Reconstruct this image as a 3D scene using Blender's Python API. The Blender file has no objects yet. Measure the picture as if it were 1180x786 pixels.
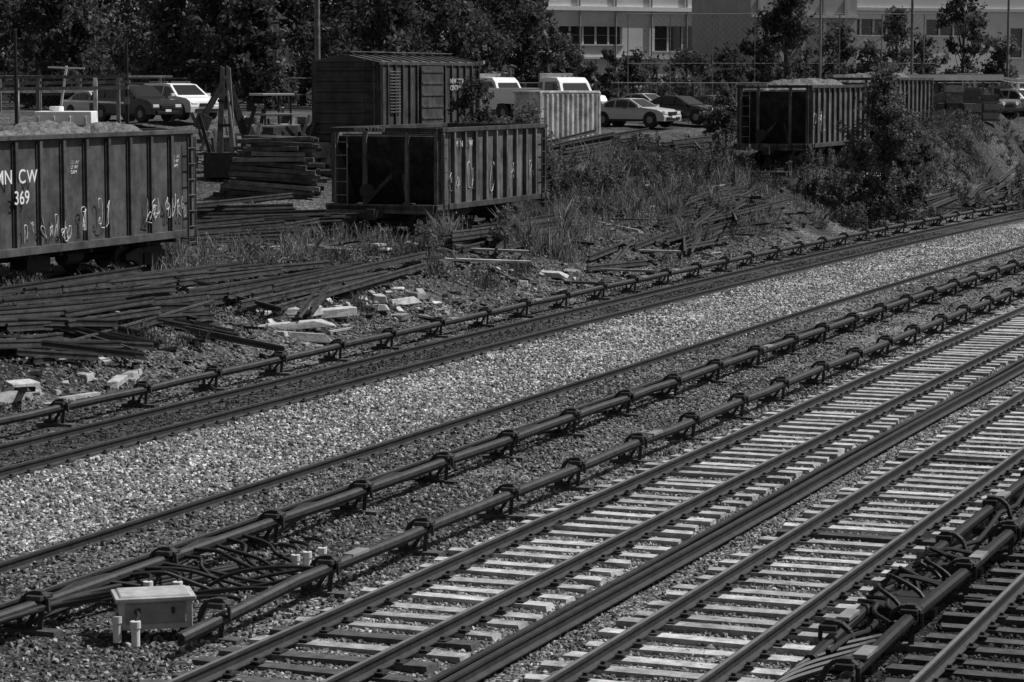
import bpy, math, random
import numpy as np
from mathutils import Vector, Matrix
random.seed(7); rng=np.random.default_rng(7)
scene=bpy.context.scene
TH=math.radians(68.63)
DX,DY=math.cos(TH),math.sin(TH)
def bend(s): return 0.0004*max(0.0,s-65.0)**2
def W(s,q,z=0.0,curve=True):
    qq=q-(bend(s) if curve else 0)
    return (s*DX-qq*DY, s*DY+qq*DX, z)
def sm(x,a,b):
    t=np.clip((x-a)/(b-a),0,1); return t*t*(3-2*t)
def lump(X,Y):
    return (np.sin(X*1.7+Y*.6)*np.sin(Y*1.3-X*.4)+.6*np.sin(X*3.9+1.3+Y*1.1)*np.sin(Y*3.1-.7)+.4*np.sin(X*.37+Y*.23)*np.cos(Y*.41))
def terr(X,Y):
    X=np.asarray(X,float); Y=np.asarray(Y,float)
    s=X*DX+Y*DY; q=-X*DY+Y*DX
    qc=q+.0004*np.maximum(0,np.minimum(s,170)-65)**2
    r=sm(qc,26.8,31.5)
    Ye=Y-14*sm(X,5,12)*(1-sm(Y,128,150))
    b=np.interp(Ye,[0,94,104,112,125,140],[1.4,1.4,2.3,2.7,3.8,4.2])
    z=r*(b+.5*sm(-X,4,10)*sm(Y,100,130))
    z=z+sm(qc,26.3,29)*lump(X,Y)*.07*(1-sm(Y,128,140)*.7)
    z=z+(1-sm(qc,26,27))*(lump(X*2,Y*2)*.012-.01)
    for c in (21.0,15.2,10.55,6.95):
        z=z-.05*np.exp(-((qc-c)/.55)**2)
    return z
def tz(X,Y): return float(terr(X,Y))
def TW(s,q,dz=0):
    x,y,_=W(s,q,0,False); return (x,y,tz(x,y)+dz)

# ---------------- materials
def mat(name,col,rough=.8,var=.35,scale=3.0,metal=0.0,streak=False,bump=0.0,dirt=0.0,spec=.3,island=0.0):
    m=bpy.data.materials.new(name); m.use_nodes=True
    nt=m.node_tree; N=nt.nodes; L=nt.links
    b=N['Principled BSDF']; b.inputs['Roughness'].default_value=rough; b.inputs['Metallic'].default_value=metal
    b.inputs['Specular IOR Level'].default_value=spec
    tc=N.new('ShaderNodeTexCoord'); mp=N.new('ShaderNodeMapping')
    L.new(tc.outputs['Object'],mp.inputs[0])
    if streak: mp.inputs['Scale'].default_value=(1,1,.12)
    nz=N.new('ShaderNodeTexNoise'); nz.inputs['Scale'].default_value=scale; nz.inputs['Detail'].default_value=8; nz.inputs['Roughness'].default_value=.7
    L.new(mp.outputs[0],nz.inputs['Vector'])
    cr=N.new('ShaderNodeValToRGB'); e=cr.color_ramp.elements
    lo=col*(1-var); hi=min(.9,col*(1+var))
    e[0].position=.32; e[1].position=.66
    e[0].color=(lo,lo,lo,1); e[1].color=(hi,hi,hi,1)
    if dirt:
        k=e.new(.74); k.color=(min(.9,col+dirt),)*3+(1,)
    L.new(nz.outputs[0],cr.inputs[0])
    out=cr.outputs[0]
    def scale_by(o,fac):
        vm=N.new('ShaderNodeVectorMath'); vm.operation='SCALE'
        L.new(o,vm.inputs[0]); L.new(fac,vm.inputs['Scale']); return vm.outputs[0]
    if streak:
        n4=N.new('ShaderNodeTexNoise'); n4.inputs['Scale'].default_value=1.3; n4.inputs['Detail'].default_value=9; n4.inputs['Roughness'].default_value=.75
        L.new(tc.outputs['Object'],n4.inputs['Vector'])
        mr=N.new('ShaderNodeMapRange'); mr.inputs[1].default_value=.38; mr.inputs[2].default_value=.62; mr.inputs[3].default_value=.45; mr.inputs[4].default_value=1.25
        L.new(n4.outputs[0],mr.inputs[0]); out=scale_by(out,mr.outputs[0])
    if island:
        g=N.new('ShaderNodeNewGeometry'); mr=N.new('ShaderNodeMapRange'); mr.inputs[3].default_value=1-island; mr.inputs[4].default_value=1+island
        L.new(g.outputs['Random Per Island'],mr.inputs[0]); out=scale_by(out,mr.outputs[0])
    L.new(out,b.inputs['Base Color'])
    if bump:
        n2=N.new('ShaderNodeTexNoise'); n2.inputs['Scale'].default_value=scale*6; n2.inputs['Detail'].default_value=5
        L.new(tc.outputs['Object'],n2.inputs['Vector'])
        bp=N.new('ShaderNodeBump'); bp.inputs['Strength'].default_value=bump; bp.inputs['Distance'].default_value=.02
        L.new(n2.outputs[0],bp.inputs['Height']); L.new(bp.outputs[0],b.inputs['Normal'])
    return m
M={}
M['rust']=mat('rusty_steel',.03,.75,.5,6,bump=.3)
M['pilerust']=mat('pile_rust',.04,.7,.6,3,bump=.3,dirt=.06,island=.5)
M['railside']=mat('rail_side_rust',.03,.6,.4,4)
M['railtop']=mat('rail_head_steel',.3,.4,.2,2,metal=.7)
M['railtop_dull']=mat('rail_head_dull',.1,.5,.3,3,metal=.5)
M['tie_c']=mat('tie_weathered',.33,.9,.5,5,bump=.5,dirt=.1,island=.3)
M['tie_w']=mat('tie_creosote',.06,.9,.5,6,bump=.5,island=.4)
M['cover']=mat('cover_board',.028,.5,.6,5,dirt=.07,spec=.5)
M['black']=mat('black_rubber',.014,.55,.3,5)
M['gond']=mat('car_paint_dark',.075,.6,.3,2.2,streak=True,dirt=.04)
M['hop']=mat('hopper_paint',.1,.7,.75,5,streak=True,dirt=.45)
M['hopd']=mat('hopper_dark',.045,.7,.6,3,streak=True,dirt=.1)
M['box']=mat('boxcar_paint',.055,.6,.4,2.5,streak=True,dirt=.05)
M['white']=mat('white_paint',.75,.5,.12,4)
M['dirtywhite']=mat('dirty_white',.6,.6,.3,3,streak=True)
M['graf']=mat('graffiti_paint',.5,.6,.4,6)
M['wood']=mat('old_timber',.13,.9,.6,4,bump=.6,dirt=.12,island=.4)
M['tiep']=mat('stacked_tie',.07,.9,.6,3,bump=.6,dirt=.1,island=.4)
M['conc']=mat('concrete',.42,.85,.4,6,bump=.6,island=.3)
M['concd']=mat('concrete_grey',.26,.85,.4,5,bump=.4,island=.3)
M['steelg']=mat('grey_metal',.2,.5,.3,4)
M['boxg']=mat('cabinet_grey',.36,.5,.3,4,dirt=.1)
M['pvc']=mat('pvc',.6,.45,.2,6)
M['glass']=mat('dark_glass',.015,.08,.1,1,spec=.8)
M['pblack']=mat('black_paint',.012,.15,.1,1,spec=.7)
M['pwhite']=mat('car_white',.78,.22,.03,1,spec=.6)
M['psilver']=mat('car_silver',.42,.25,.05,1,spec=.6)
M['pgrey']=mat('car_grey',.12,.25,.05,1,spec=.6)
M['lamp']=mat('lamp_lens',.75,.1,.05,1,spec=.8)
M['bark']=mat('bark',.06,.9,.4,8,bump=.5)
M['load']=mat('gravel_load',.13,.95,.7,9,bump=1)
M['wallA']=mat('wall_light',.55,.85,.15,.4)
M['wallB']=mat('wall_brick',.36,.9,.15,.6)
M['wallC']=mat('wall_pale',.58,.85,.1,.3)
M['wallD']=mat('wall_grey',.2,.9,.2,.6)
M['frame']=mat('window_frame',.5,.6,.1,2)
M['wire']=mat('fence_wire',.12,.5,.2,4)

def leafmat(name,a,b,trans=.25):
    m=bpy.data.materials.new(name); m.use_nodes=True; nt=m.node_tree;N=nt.nodes;L=nt.links
    N.remove(N['Principled BSDF'])
    g=N.new('ShaderNodeNewGeometry'); cr=N.new('ShaderNodeValToRGB'); e=cr.color_ramp.elements
    e[0].color=(a,a,a,1); e[1].color=(b,b,b,1)
    L.new(g.outputs['Random Per Island'],cr.inputs[0])
    d=N.new('ShaderNodeBsdfDiffuse'); t=N.new('ShaderNodeBsdfTranslucent')
    L.new(cr.outputs[0],d.inputs[0]); L.new(cr.outputs[0],t.inputs[0])
    mx=N.new('ShaderNodeMixShader'); mx.inputs[0].default_value=trans
    L.new(d.outputs[0],mx.inputs[1]); L.new(t.outputs[0],mx.inputs[2])
    L.new(mx.outputs[0],N['Material Output'].inputs[0]); return m
M['leaf']=leafmat('foliage',.04,.12,.35)
M['leafl']=leafmat('foliage_light',.07,.2,.3)
M['grass']=leafmat('weed_leaf',.05,.16)
M['straw']=leafmat('dry_weed',.1,.32)

# ---------------- mesh builder
class MB:
    def __init__(s): s.v=[];s.f=[];s.m=[];s.mats=[]
    def mi(s,k):
        if k not in s.mats: s.mats.append(k)
        return s.mats.index(k)
    def add(s,vs,fs,k):
        o=len(s.v); i=s.mi(k); s.v.extend([tuple(map(float,p)) for p in vs])
        for f in fs: s.f.append(tuple(o+a for a in f)); s.m.append(i)
    def box(s,c,sz,k,rz=0,ry=0,rx=0,taper=1.0,jit=0.0):
        hx,hy,hz=sz[0]/2,sz[1]/2,sz[2]/2
        R=Matrix.Rotation(rz,3,'Z')@Matrix.Rotation(ry,3,'Y')@Matrix.Rotation(rx,3,'X'); C=Vector(c)
        vs=[]
        for z in (-1,1):
            t=1 if z<0 else taper
            for x,y in ((-1,-1),(1,-1),(1,1),(-1,1)):
                p=Vector((x*hx*t,y*hy*t,z*hz))
                if jit: p+=Vector((random.uniform(-jit,jit)*hx,random.uniform(-jit,jit)*hy,random.uniform(-jit,jit)*hz))
                vs.append(C+R@p)
        s.add(vs,[(3,2,1,0),(4,5,6,7),(0,1,5,4),(1,2,6,5),(2,3,7,6),(3,0,4,7)],k)
    def beam(s,p,q,w,h,k,up=(0,0,1)):
        p=Vector(p);q=Vector(q);d=(q-p).normalized();u=Vector(up)
        if abs(d.dot(u))>.98:u=Vector((1,0,0))
        x=d.cross(u).normalized();u=x.cross(d)
        vs=[b+x*a*w/2+u*c*h/2 for b in (p,q) for a,c in ((-1,-1),(1,-1),(1,1),(-1,1))]
        s.add(vs,[(0,1,2,3),(7,6,5,4),(4,5,1,0),(5,6,2,1),(6,7,3,2),(7,4,0,3)],k)
    def cyl(s,p,q,r1,r2,k,n=10,cap=True):
        p=Vector(p);q=Vector(q);d=(q-p).normalized();u=Vector((0,0,1)) if abs(d.z)<.95 else Vector((1,0,0))
        x=d.cross(u).normalized();u=x.cross(d)
        vs=[];fs=[]
        for b,r in ((p,r1),(q,r2)):
            for i in range(n):
                a=2*math.pi*i/n; vs.append(b+(x*math.cos(a)+u*math.sin(a))*r)
        for i in range(n): fs.append((i,(i+1)%n,n+(i+1)%n,n+i))
        if cap: fs+= [tuple(range(n-1,-1,-1)),tuple(range(n,2*n))]
        s.add(vs,fs,k)
    def tube(s,pts,r,k,n=6):
        for a,b in zip(pts[:-1],pts[1:]): s.cyl(a,b,r,r,k,n,False)
    def poly_y(s,prof,y0,y1,k,inset=None):
        n=len(prof);vs=[]
        for y in (y0,y1):
            for x,z in prof: vs.append((x,y*(inset(z) if inset else 1),z))
        fs=[(i,(i+1)%n,n+(i+1)%n,n+i) for i in range(n)]
        fs+=[tuple(range(n-1,-1,-1)),tuple(range(n,2*n))]
        s.add(vs,fs,k)
    def finish(s,name,mtx=None,bevel=0,parent=None,smooth=False):
        me=bpy.data.meshes.new(name); me.from_pydata(s.v,[],s.f)
        for k in s.mats: me.materials.append(M[k])
        me.polygons.foreach_set('material_index',s.m)
        if smooth: me.polygons.foreach_set('use_smooth',[True]*len(s.f))
        me.update()
        ob=bpy.data.objects.new(name,me); scene.collection.objects.link(ob)
        if mtx is not None: ob.matrix_world=mtx
        if bevel:
            b=ob.modifiers.new('bevel','BEVEL'); b.width=bevel; b.segments=2; b.limit_method='ANGLE'; b.angle_limit=math.radians(40)
        if parent: ob.parent=parent
        return ob
def extr(mb,prof,path,k):
    n=len(prof);vs=[]
    for (s_,q_,z_) in path:
        for dq,z in prof: vs.append(W(s_,q_+dq,z_+z))
    fs=[tuple(range(n-1,-1,-1)),tuple((len(path)-1)*n+i for i in range(n))]
    for j in range(len(path)-1):
        for i in range(n): fs.append((j*n+i,j*n+(i+1)%n,(j+1)*n+(i+1)%n,(j+1)*n+i))
    mb.add(vs,fs,k)
RAILP=[(-.07,0),(.07,0),(.07,.015),(.012,.04),(.012,.125),(.037,.135),(.037,.165),(-.037,.165),(-.037,.135),(-.012,.125),(-.012,.04),(-.07,.015)]
TOPP=[(-.024,.166),(.024,.166),(.024,.169),(-.024,.169)]
def svals(a,b):
    out=[a]
    x=a
    while x<b:
        x+= 4 if x>60 else 8
        out.append(min(x,b))
    return out

# ---------------- ground
def ground():
    xs=np.concatenate([-np.geomspace(3500,42,14),np.arange(-40,46,.42),np.geomspace(48,3500,14)])
    ys=np.concatenate([[-300,-60,0,10],np.arange(14,60,.4),np.arange(60,150,.55),np.geomspace(151,4500,24)])
    X,Y=np.meshgrid(xs,ys); Z=terr(X,Y)
    Z=Z+np.where((Y<140)&(np.abs(X)<45),rng.normal(0,.008,X.shape),0)
    nx,ny=len(xs),len(ys)
    V=np.stack([X.ravel(),Y.ravel(),Z.ravel()],1)
    i=np.arange(nx*ny).reshape(ny,nx)
    F=np.stack([i[:-1,:-1].ravel(),i[:-1,1:].ravel(),i[1:,1:].ravel(),i[1:,:-1].ravel()],1)
    me=bpy.data.meshes.new('ground'); me.from_pydata(V.tolist(),[],F.tolist())
    s=V[:,0]*DX+V[:,1]*DY; q=-V[:,0]*DY+V[:,1]*DX; qc=q+.0004*np.maximum(0,np.minimum(s,170)-65)**2
    at=me.attributes.new('qpos','FLOAT','POINT'); at.data.foreach_set('value',qc)
    at=me.attributes.new('spos','FLOAT','POINT'); at.data.foreach_set('value',s)
    me.polygons.foreach_set('use_smooth',[True]*len(me.polygons))
    ob=bpy.data.objects.new('ground',me); scene.collection.objects.link(ob)
    m=bpy.data.materials.new('ballast_ground'); m.use_nodes=True; nt=m.node_tree;N=nt.nodes;L=nt.links
    b=N['Principled BSDF']; b.inputs['Roughness'].default_value=.95; b.inputs['Specular IOR Level'].default_value=.15
    tc=N.new('ShaderNodeTexCoord')
    at=N.new('ShaderNodeAttribute'); at.attribute_name='qpos'
    a2=N.new('ShaderNodeAttribute'); a2.attribute_name='spos'
    n1=N.new('ShaderNodeTexNoise'); n1.inputs['Scale'].default_value=.7; n1.inputs['Detail'].default_value=6; n1.inputs['Roughness'].default_value=.65
    L.new(tc.outputs['Object'],n1.inputs['Vector'])
    def math_(op,a,b2,clamp=False):
        x=N.new('ShaderNodeMath'); x.operation=op; x.use_clamp=clamp
        for i_,v in enumerate((a,b2)):
            if v is None: continue
            if isinstance(v,(int,float)): x.inputs[i_].default_value=v
            else: L.new(v,x.inputs[i_])
        return x.outputs[0]
    nn=math_('MULTIPLY',math_('SUBTRACT',n1.outputs[0],.5),3.4)
    qn=math_('ADD',at.outputs['Fac'],nn)
    qf=math_('DIVIDE',qn,40.0)
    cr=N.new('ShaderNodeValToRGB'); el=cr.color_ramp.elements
    stops=[(0,.08),(6.6,.1),(7.5,.7),(10.2,.8),(10.8,.5),(11.4,.95),(13.6,.8),(14.3,.5),(16.6,.45),(18.2,.5),(19.3,.85),(22.2,1.1),(22.9,.6),(23.3,.2),(24.9,.2),(25.6,.42),(27.2,.42),(28.6,.24),(32,.17),(38,.2)]  # lowest stops: shadow over the nearest track painted into the ground colour
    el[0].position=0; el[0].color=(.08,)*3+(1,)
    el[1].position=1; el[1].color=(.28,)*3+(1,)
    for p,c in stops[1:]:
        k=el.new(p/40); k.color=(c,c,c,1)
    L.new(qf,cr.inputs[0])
    v=N.new('ShaderNodeTexVoronoi'); v.inputs['Scale'].default_value=19; L.new(tc.outputs['Object'],v.inputs['Vector'])
    sx=N.new('ShaderNodeSeparateColor'); L.new(v.outputs['Color'],sx.inputs[0])
    c2=N.new('ShaderNodeValToRGB'); e=c2.color_ramp.elements
    e[0].position=0; e[0].color=(.05,)*3+(1,); e[1].position=1; e[1].color=(.8,)*3+(1,)
    k=e.new(.5);k.color=(.2,)*3+(1,); k=e.new(.8);k.color=(.38,)*3+(1,)
    L.new(sx.outputs[0],c2.inputs[0])
    n3=N.new('ShaderNodeTexNoise'); n3.inputs['Scale'].default_value=.22; n3.inputs['Detail'].default_value=10; n3.inputs['Roughness'].default_value=.7
    L.new(tc.outputs['Object'],n3.inputs['Vector'])
    f3=N.new('ShaderNodeMapRange'); f3.inputs[1].default_value=.38; f3.inputs[2].default_value=.62; f3.inputs[3].default_value=.42; f3.inputs[4].default_value=1.35
    L.new(n3.outputs[0],f3.inputs[0])
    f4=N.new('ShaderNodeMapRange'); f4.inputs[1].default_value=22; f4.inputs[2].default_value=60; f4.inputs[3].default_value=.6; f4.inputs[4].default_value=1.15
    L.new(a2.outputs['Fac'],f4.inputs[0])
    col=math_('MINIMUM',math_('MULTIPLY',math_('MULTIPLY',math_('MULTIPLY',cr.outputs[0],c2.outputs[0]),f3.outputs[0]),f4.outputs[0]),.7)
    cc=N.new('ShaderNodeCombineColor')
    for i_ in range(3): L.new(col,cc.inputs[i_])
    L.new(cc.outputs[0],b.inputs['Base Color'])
    bp=N.new('ShaderNodeBump'); bp.inputs['Strength'].default_value=1; bp.inputs['Distance'].default_value=.045; bp.invert=True
    L.new(v.outputs['Distance'],bp.inputs['Height'])
    L.new(bp.outputs[0],b.inputs['Normal'])
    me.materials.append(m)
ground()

# ---------------- instanced ballast stones
def stonemat(name,a,b):
    m=bpy.data.materials.new(name); m.use_nodes=True; nt=m.node_tree;N=nt.nodes;L=nt.links
    p=N['Principled BSDF']; p.inputs['Roughness'].default_value=.9; p.inputs['Specular IOR Level'].default_value=.2
    o=N.new('ShaderNodeObjectInfo'); cr=N.new('ShaderNodeValToRGB'); e=cr.color_ramp.elements
    e[0].color=(a,a,a,1); e[1].color=(b,b,b,1); k=e.new(.7); k.color=((a+b)*.34,)*3+(1,)
    L.new(o.outputs['Random'],cr.inputs[0]); L.new(cr.outputs[0],p.inputs['Base Color']); return m
def stones(name,pts,smin,smax,a,b):
    me=bpy.data.meshes.new(name); me.from_pydata(pts.tolist(),[],[])
    ob=bpy.data.objects.new(name,me); scene.collection.objects.link(ob)
    mt=stonemat(name+'_stone',a,b)
    ng=bpy.data.node_groups.new(name+'_gn','GeometryNodeTree')
    ng.interface.new_socket('Geometry',in_out='INPUT',socket_type='NodeSocketGeometry')
    ng.interface.new_socket('Geometry',in_out='OUTPUT',socket_type='NodeSocketGeometry')
    N=ng.nodes;L=ng.links
    gi=N.new('NodeGroupInput');go=N.new('NodeGroupOutput')
    ico=N.new('GeometryNodeMeshIcoSphere'); ico.inputs['Radius'].default_value=1; ico.inputs['Subdivisions'].default_value=1
    sp=N.new('GeometryNodeSetPosition'); rv=N.new('FunctionNodeRandomValue'); rv.data_type='FLOAT_VECTOR'
    rv.inputs[0].default_value=(-.32,)*3; rv.inputs[1].default_value=(.32,)*3
    L.new(ico.outputs[0],sp.inputs[0]); L.new(rv.outputs[0],sp.inputs['Offset'])
    sm_=N.new('GeometryNodeSetMaterial'); sm_.inputs['Material'].default_value=mt; L.new(sp.outputs[0],sm_.inputs[0])
    ip=N.new('GeometryNodeInstanceOnPoints')
    r2=N.new('FunctionNodeRandomValue'); r2.data_type='FLOAT_VECTOR'; r2.inputs[1].default_value=(6.28,6.28,6.28)
    r3=N.new('FunctionNodeRandomValue'); r3.data_type='FLOAT_VECTOR'; r3.inputs[0].default_value=(smin,smin,smin*.7); r3.inputs[1].default_value=(smax,smax,smax*.75)
    L.new(gi.outputs[0],ip.inputs['Points']); L.new(sm_.outputs[0],ip.inputs['Instance'])
    L.new(r2.outputs[0],ip.inputs['Rotation']); L.new(r3.outputs[0],ip.inputs['Scale'])
    L.new(ip.outputs[0],go.inputs[0])
    md=ob.modifiers.new('gn','NODES'); md.node_group=ng
def scat(n,s0,s1,q0,q1,dz=0.0,pw=1.0):
    s=s0+(s1-s0)*rng.random(n)**pw; q=q0+(q1-q0)*rng.random(n)
    pn=np.sin(s*.7+q*1.9)*np.sin(s*.31-q*.8)+.5*np.sin(s*2.1+q*.6)
    kp=rng.random(n)<np.clip(.75+.35*pn,.2,1)
    s=s[kp];q=q[kp]
    qq=q-.0004*np.maximum(0,s-65)**2
    X=s*DX-qq*DY; Y=s*DY+qq*DX
    k=np.abs(X/Y)<.22
    X=X[k];Y=Y[k]
    return np.stack([X,Y,terr(X,Y)+dz],1)
stones('ballast_stones',np.concatenate([scat(28000,20,62,18.9,23.0,.005),scat(24000,62,115,18.5,23.2,.005)]),.022,.052,.07,.72)
stones('grey_ballast',np.concatenate([scat(40000,20,62,13.7,19.4,.005),scat(12000,62,110,13.7,18.5,.005)]),.02,.048,.035,.36)
stones('track_ballast',np.concatenate([scat(85000,20,75,7.3,13.7,.0)]),.02,.044,.07,.46)
stones('dark_and_shaded_ballast',np.concatenate([scat(16000,20,50,3.5,7.3,.0),scat(26000,34,110,23.3,27.5,.0)]),.022,.045,.015,.12)  # near band: shadow put into stone colour; far band: really dark ballast
stones('yard_rubble',np.concatenate([scat(28000,38,100,27,33,.0),scat(9000,38,90,33,42,.0)]),.025,.07,.03,.28)

# ---------------- tracks
def track(name,c,s0,s1,tiemat,top,spacing=.61,tie_top=.06,half=1.3,darktil=0):
    mb=MB()
    path=[(s,0,0) for s in svals(s0,s1)]
    for g in (-.7525,.7525):
        extr(mb,RAILP,[(s,c+g,tie_top) for s,_,_ in path],'railside')
        extr(mb,TOPP,[(s,c+g,tie_top) for s,_,_ in path],top)
    s=s0
    while s<s1:
        j=random.uniform(-.04,.04); ja=random.uniform(-.02,.02)
        x,y,_=W(s+j,c+random.uniform(-.08,.08))
        k='tie_w' if (s<darktil+random.uniform(-2,2) or random.random()<.05) else tiemat
        mb.box((x,y,tie_top-.09+random.uniform(-.035,.002)),(.24,half*2,.18),k,rz=TH+ja,rx=random.uniform(-.006,.006),jit=.04)
        if s<70:
            for g in (-.7525,.7525):
                x,y,_=W(s+j,c+g); mb.box((x,y,tie_top+.012),(.2,.34,.02),'railside',rz=TH)
                for e in (-.1,.1):
                    x,y,_=W(s+j+random.uniform(-.05,.05),c+g+e); mb.box((x,y,tie_top+.035),(.05,.05,.04),'rust',rz=TH)
        s+=spacing
    mb.finish(name)
track('railway_track',12.35,12,130,'tie_c','railtop',darktil=27.0)
track('railway_track',8.7,12,110,'tie_c','railtop',darktil=24)
track('railway_track',5.1,12,90,'tie_w','railtop')
track('railway_track',17.9,14,175,'tie_w','railtop_dull',tie_top=-.01)
track('railway_track',23.98,20,190,'tie_w','railtop_dull',tie_top=-.01)
mb=MB()
for dq,z in ((0,.0),(.17,.0)):
    extr(mb,RAILP,[(s,10.48+dq+.02*math.sin(s*.3+dq*9),z+.02) for s in np.arange(14,110,3.0)],'railside')
mb.finish('spare_rails')

def third_rail(name,q,s0,s1,side,z=.33,cable=False,ck='cover',step=3.05):
    mb=MB()
    ss=list(np.arange(s0,s1,1.5))
    cov=[(-.07,0),(-.058,.0),(-.058,.06),(.058,.06),(.058,0),(.07,0),(.07,.06),(.035,.09),(-.035,.09),(-.07,.06)]
    wob=[(random.uniform(-.012,.012),random.uniform(-.01,.01)) for _ in ss]
    def ramp(s): return -.12*max(0,1-(s-s0)/3.0)
    extr(mb,cov,[(s,q+w_[0],z+w_[1]+ramp(s)) for s,w_ in zip(ss,wob)],ck)
    extr(mb,[(-.03,-.06),(.03,-.06),(.03,.05),(-.03,.05)],[(s,q+w_[0],z+w_[1]+ramp(s)) for s,w_ in zip(ss,wob)],'rust')
    s=s0+1
    while s<s1:
        sj=s+random.uniform(-.12,.12)
        def P(dq,zz,ds=0): return W(sj+ds,q+dq*side,zz)
        mb.beam(P(.5,.0),P(-.25,.0),.2,.1,'tie_w')
        mb.box(P(.26,.08),(.2,.2,.07),'rust',rz=TH)
        arm=[P(.28,.06),P(.27,.25),P(.22,.4),P(.12,z+.15),P(-.03,z+.16),P(-.11,z+.1)]
        for a,b in zip(arm[:-1],arm[1:]): mb.beam(a,b,.1,.05,'rust')
        mb.box(P(0,z+.11),(.3,.2,.06),ck,rz=TH)
        mb.box(P(0,z+.16),(.12,.12,.06),'rust',rz=TH)
        mb.beam(P(-.11,z+.1),P(-.12,z-.06),.1,.04,'rust')
        mb.beam(P(-.02,z-.05),P(.0,.02),.07,.06,'rust')
        mb.cyl(P(.2,.05),P(.03,z-.03),.03,.03,'rust',6)
        if random.random()<.3: mb.box(P(0,z+.08,.8),(.5,.16,.05),'steelg',rz=TH)
        s+=step
    if cable:
        pts=[W(s,q+side*(.42+.07*math.sin(s*1.1)+.05*math.sin(s*.37)),.1+.07*math.sin(s*2.06)) for s in np.arange(s0,min(s1,95),.8)]
        mb.tube(pts,.032,'black')
        pts=[W(s,q+side*(.2+.04*math.sin(s*.9+1)),.3+.07*math.cos(s*2.06)) for s in np.arange(s0,min(s1,95),.8)]
        mb.tube(pts,.036,'black')
    return mb.finish(name,bevel=.008)
third_rail('third_rail',16.2,16,160,1,cable=True)
third_rail('third_rail',14.0,25.5,150,1)
third_rail('third_rail',25.65,20,180,1)
third_rail('third_rail',7.1,27,90,-1,cable=True,ck='black')  # black covers on this pair paint in the shadow over the nearest track
third_rail('third_rail',6.45,25,90,1,ck='black')

def loop(mb,a,b,lift,r,k='black',sag=0):
    a=Vector(a);b=Vector(b);pts=[]
    for i in range(13):
        t=i/12; p=a.lerp(b,t); p.z+=lift*math.sin(math.pi*t)+sag*math.sin(2*math.pi*t); p.x+=.12*math.sin(t*5+lift*9)*math.sin(math.pi*t); pts.append(p)
    mb.tube(pts,r,k,7)
mb=MB()
for i in range(9):
    loop(mb,W(27.6+i*.45,16.1+random.uniform(-.1,.2),.36),W(28+i*.33+random.uniform(-1,1),15+random.uniform(-.3,.4),.06),random.uniform(-.02,.2),.028)
for i in range(5):
    loop(mb,W(27.2+i*.7,14.1,.36),W(26.9+i*.6,15.2+random.uniform(-.3,.3),.08),random.uniform(.0,.15),.026)
for i in range(4):
    loop(mb,W(24+i*.2,16.3+i*.05,.26),W(29+i*.8,15.9-i*.12,.08),.1,.035,sag=.05)
mb.finish('power_cables',smooth=True)
mb=MB()
for i in range(14):
    loop(mb,W(29.5+i*.25,7.1+random.uniform(-.1,.1),.42),W(29.2+i*.3+random.uniform(-1,1),6.5+random.uniform(-.2,.2),.35),random.uniform(.02,.2),.028)
for i in range(5):
    loop(mb,W(27+i*.3,6.6,.3),W(25+i*.5,7.3,.05),.1,.035)
mb.box(W(30,6.8,.3),(1.1,.5,.14),'black',rz=TH)
mb.finish('power_cables',smooth=False)
mb=MB()
R=Matrix.Translation(W(26.6,14.95,0))@Matrix.Rotation(math.radians(14),4,'Z')
mb.box((0,0,.28),(.86,.56,.34),'boxg')
mb.box((0,0,.465),(.94,.64,.05),'boxg')
mb.box((0,0,.5),(.86,.56,.03),'boxg',taper=.93)
for x in (-.36,.36):
    for y in (-.22,.22): mb.box((x,y,.05),(.06,.06,.14),'rust')
mb.box((0,-.29,.3),(.7,.02,.24),'steelg'); mb.box((.2,-.305,.33),(.04,.03,.08),'rust')
mb.box((-.2,-.305,.33),(.04,.03,.08),'rust')
mb.finish('electrical_junction_box',R,bevel=.012)
def pipe_set(lst):
    mb=MB()
    for s,q,h in lst:
        x,y,_=W(s,q); mb.cyl((x,y,-.02),(x,y,h),.05,.05,'pvc',14); mb.cyl((x,y,h-.05),(x,y,h+.03),.062,.062,'pvc',14)
        loop(mb,(x,y,h),W(s+.6,q+.5,.25),.1,.026)
    mb.finish('conduit_stubs')
pipe_set([(26.1,15.15,.26),(26.0,14.85,.24)])
pipe_set([(27.9,15.75,.3),(28.2,15.5,.26)])
pipe_set([(30.4,14.95,.26),(30.65,14.9,.26),(30.9,14.8,.28)])

# ---------------- rail vehicles
def text(parent,txt,loc,size,k='white',rot=(math.pi/2,0,0),name='lettering'):
    c=bpy.data.curves.new(name,'FONT'); c.body=txt; c.size=size; c.extrude=.002; c.offset=.004*size
    o=bpy.data.objects.new(name,c); scene.collection.objects.link(o); o.parent=parent
    o.location=loc; o.rotation_euler=rot; c.materials.append(M[k]); return o
def scribble(parent,x0,x1,z,h,y,k='graf',seed=0,th=.016):
    r=random.Random(seed); c=bpy.data.curves.new('graffiti','CURVE'); c.dimensions='3D'; c.bevel_depth=th; c.bevel_resolution=0
    x=x0
    while x<x1:
        w=h*r.uniform(.35,.6); n=r.randint(5,8)
        sp=c.splines.new('BEZIER'); sp.bezier_points.add(n-1)
        for i in range(n):
            p=sp.bezier_points[i]; p.co=(x+r.random()*w,y,z+r.random()*h); p.handle_left_type=p.handle_right_type='AUTO' if r.random()<.5 else 'VECTOR'
        x+=w*1.05
    o=bpy.data.objects.new('graffiti',c); scene.collection.objects.link(o); c.materials.append(M[k]); o.parent=parent
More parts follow.
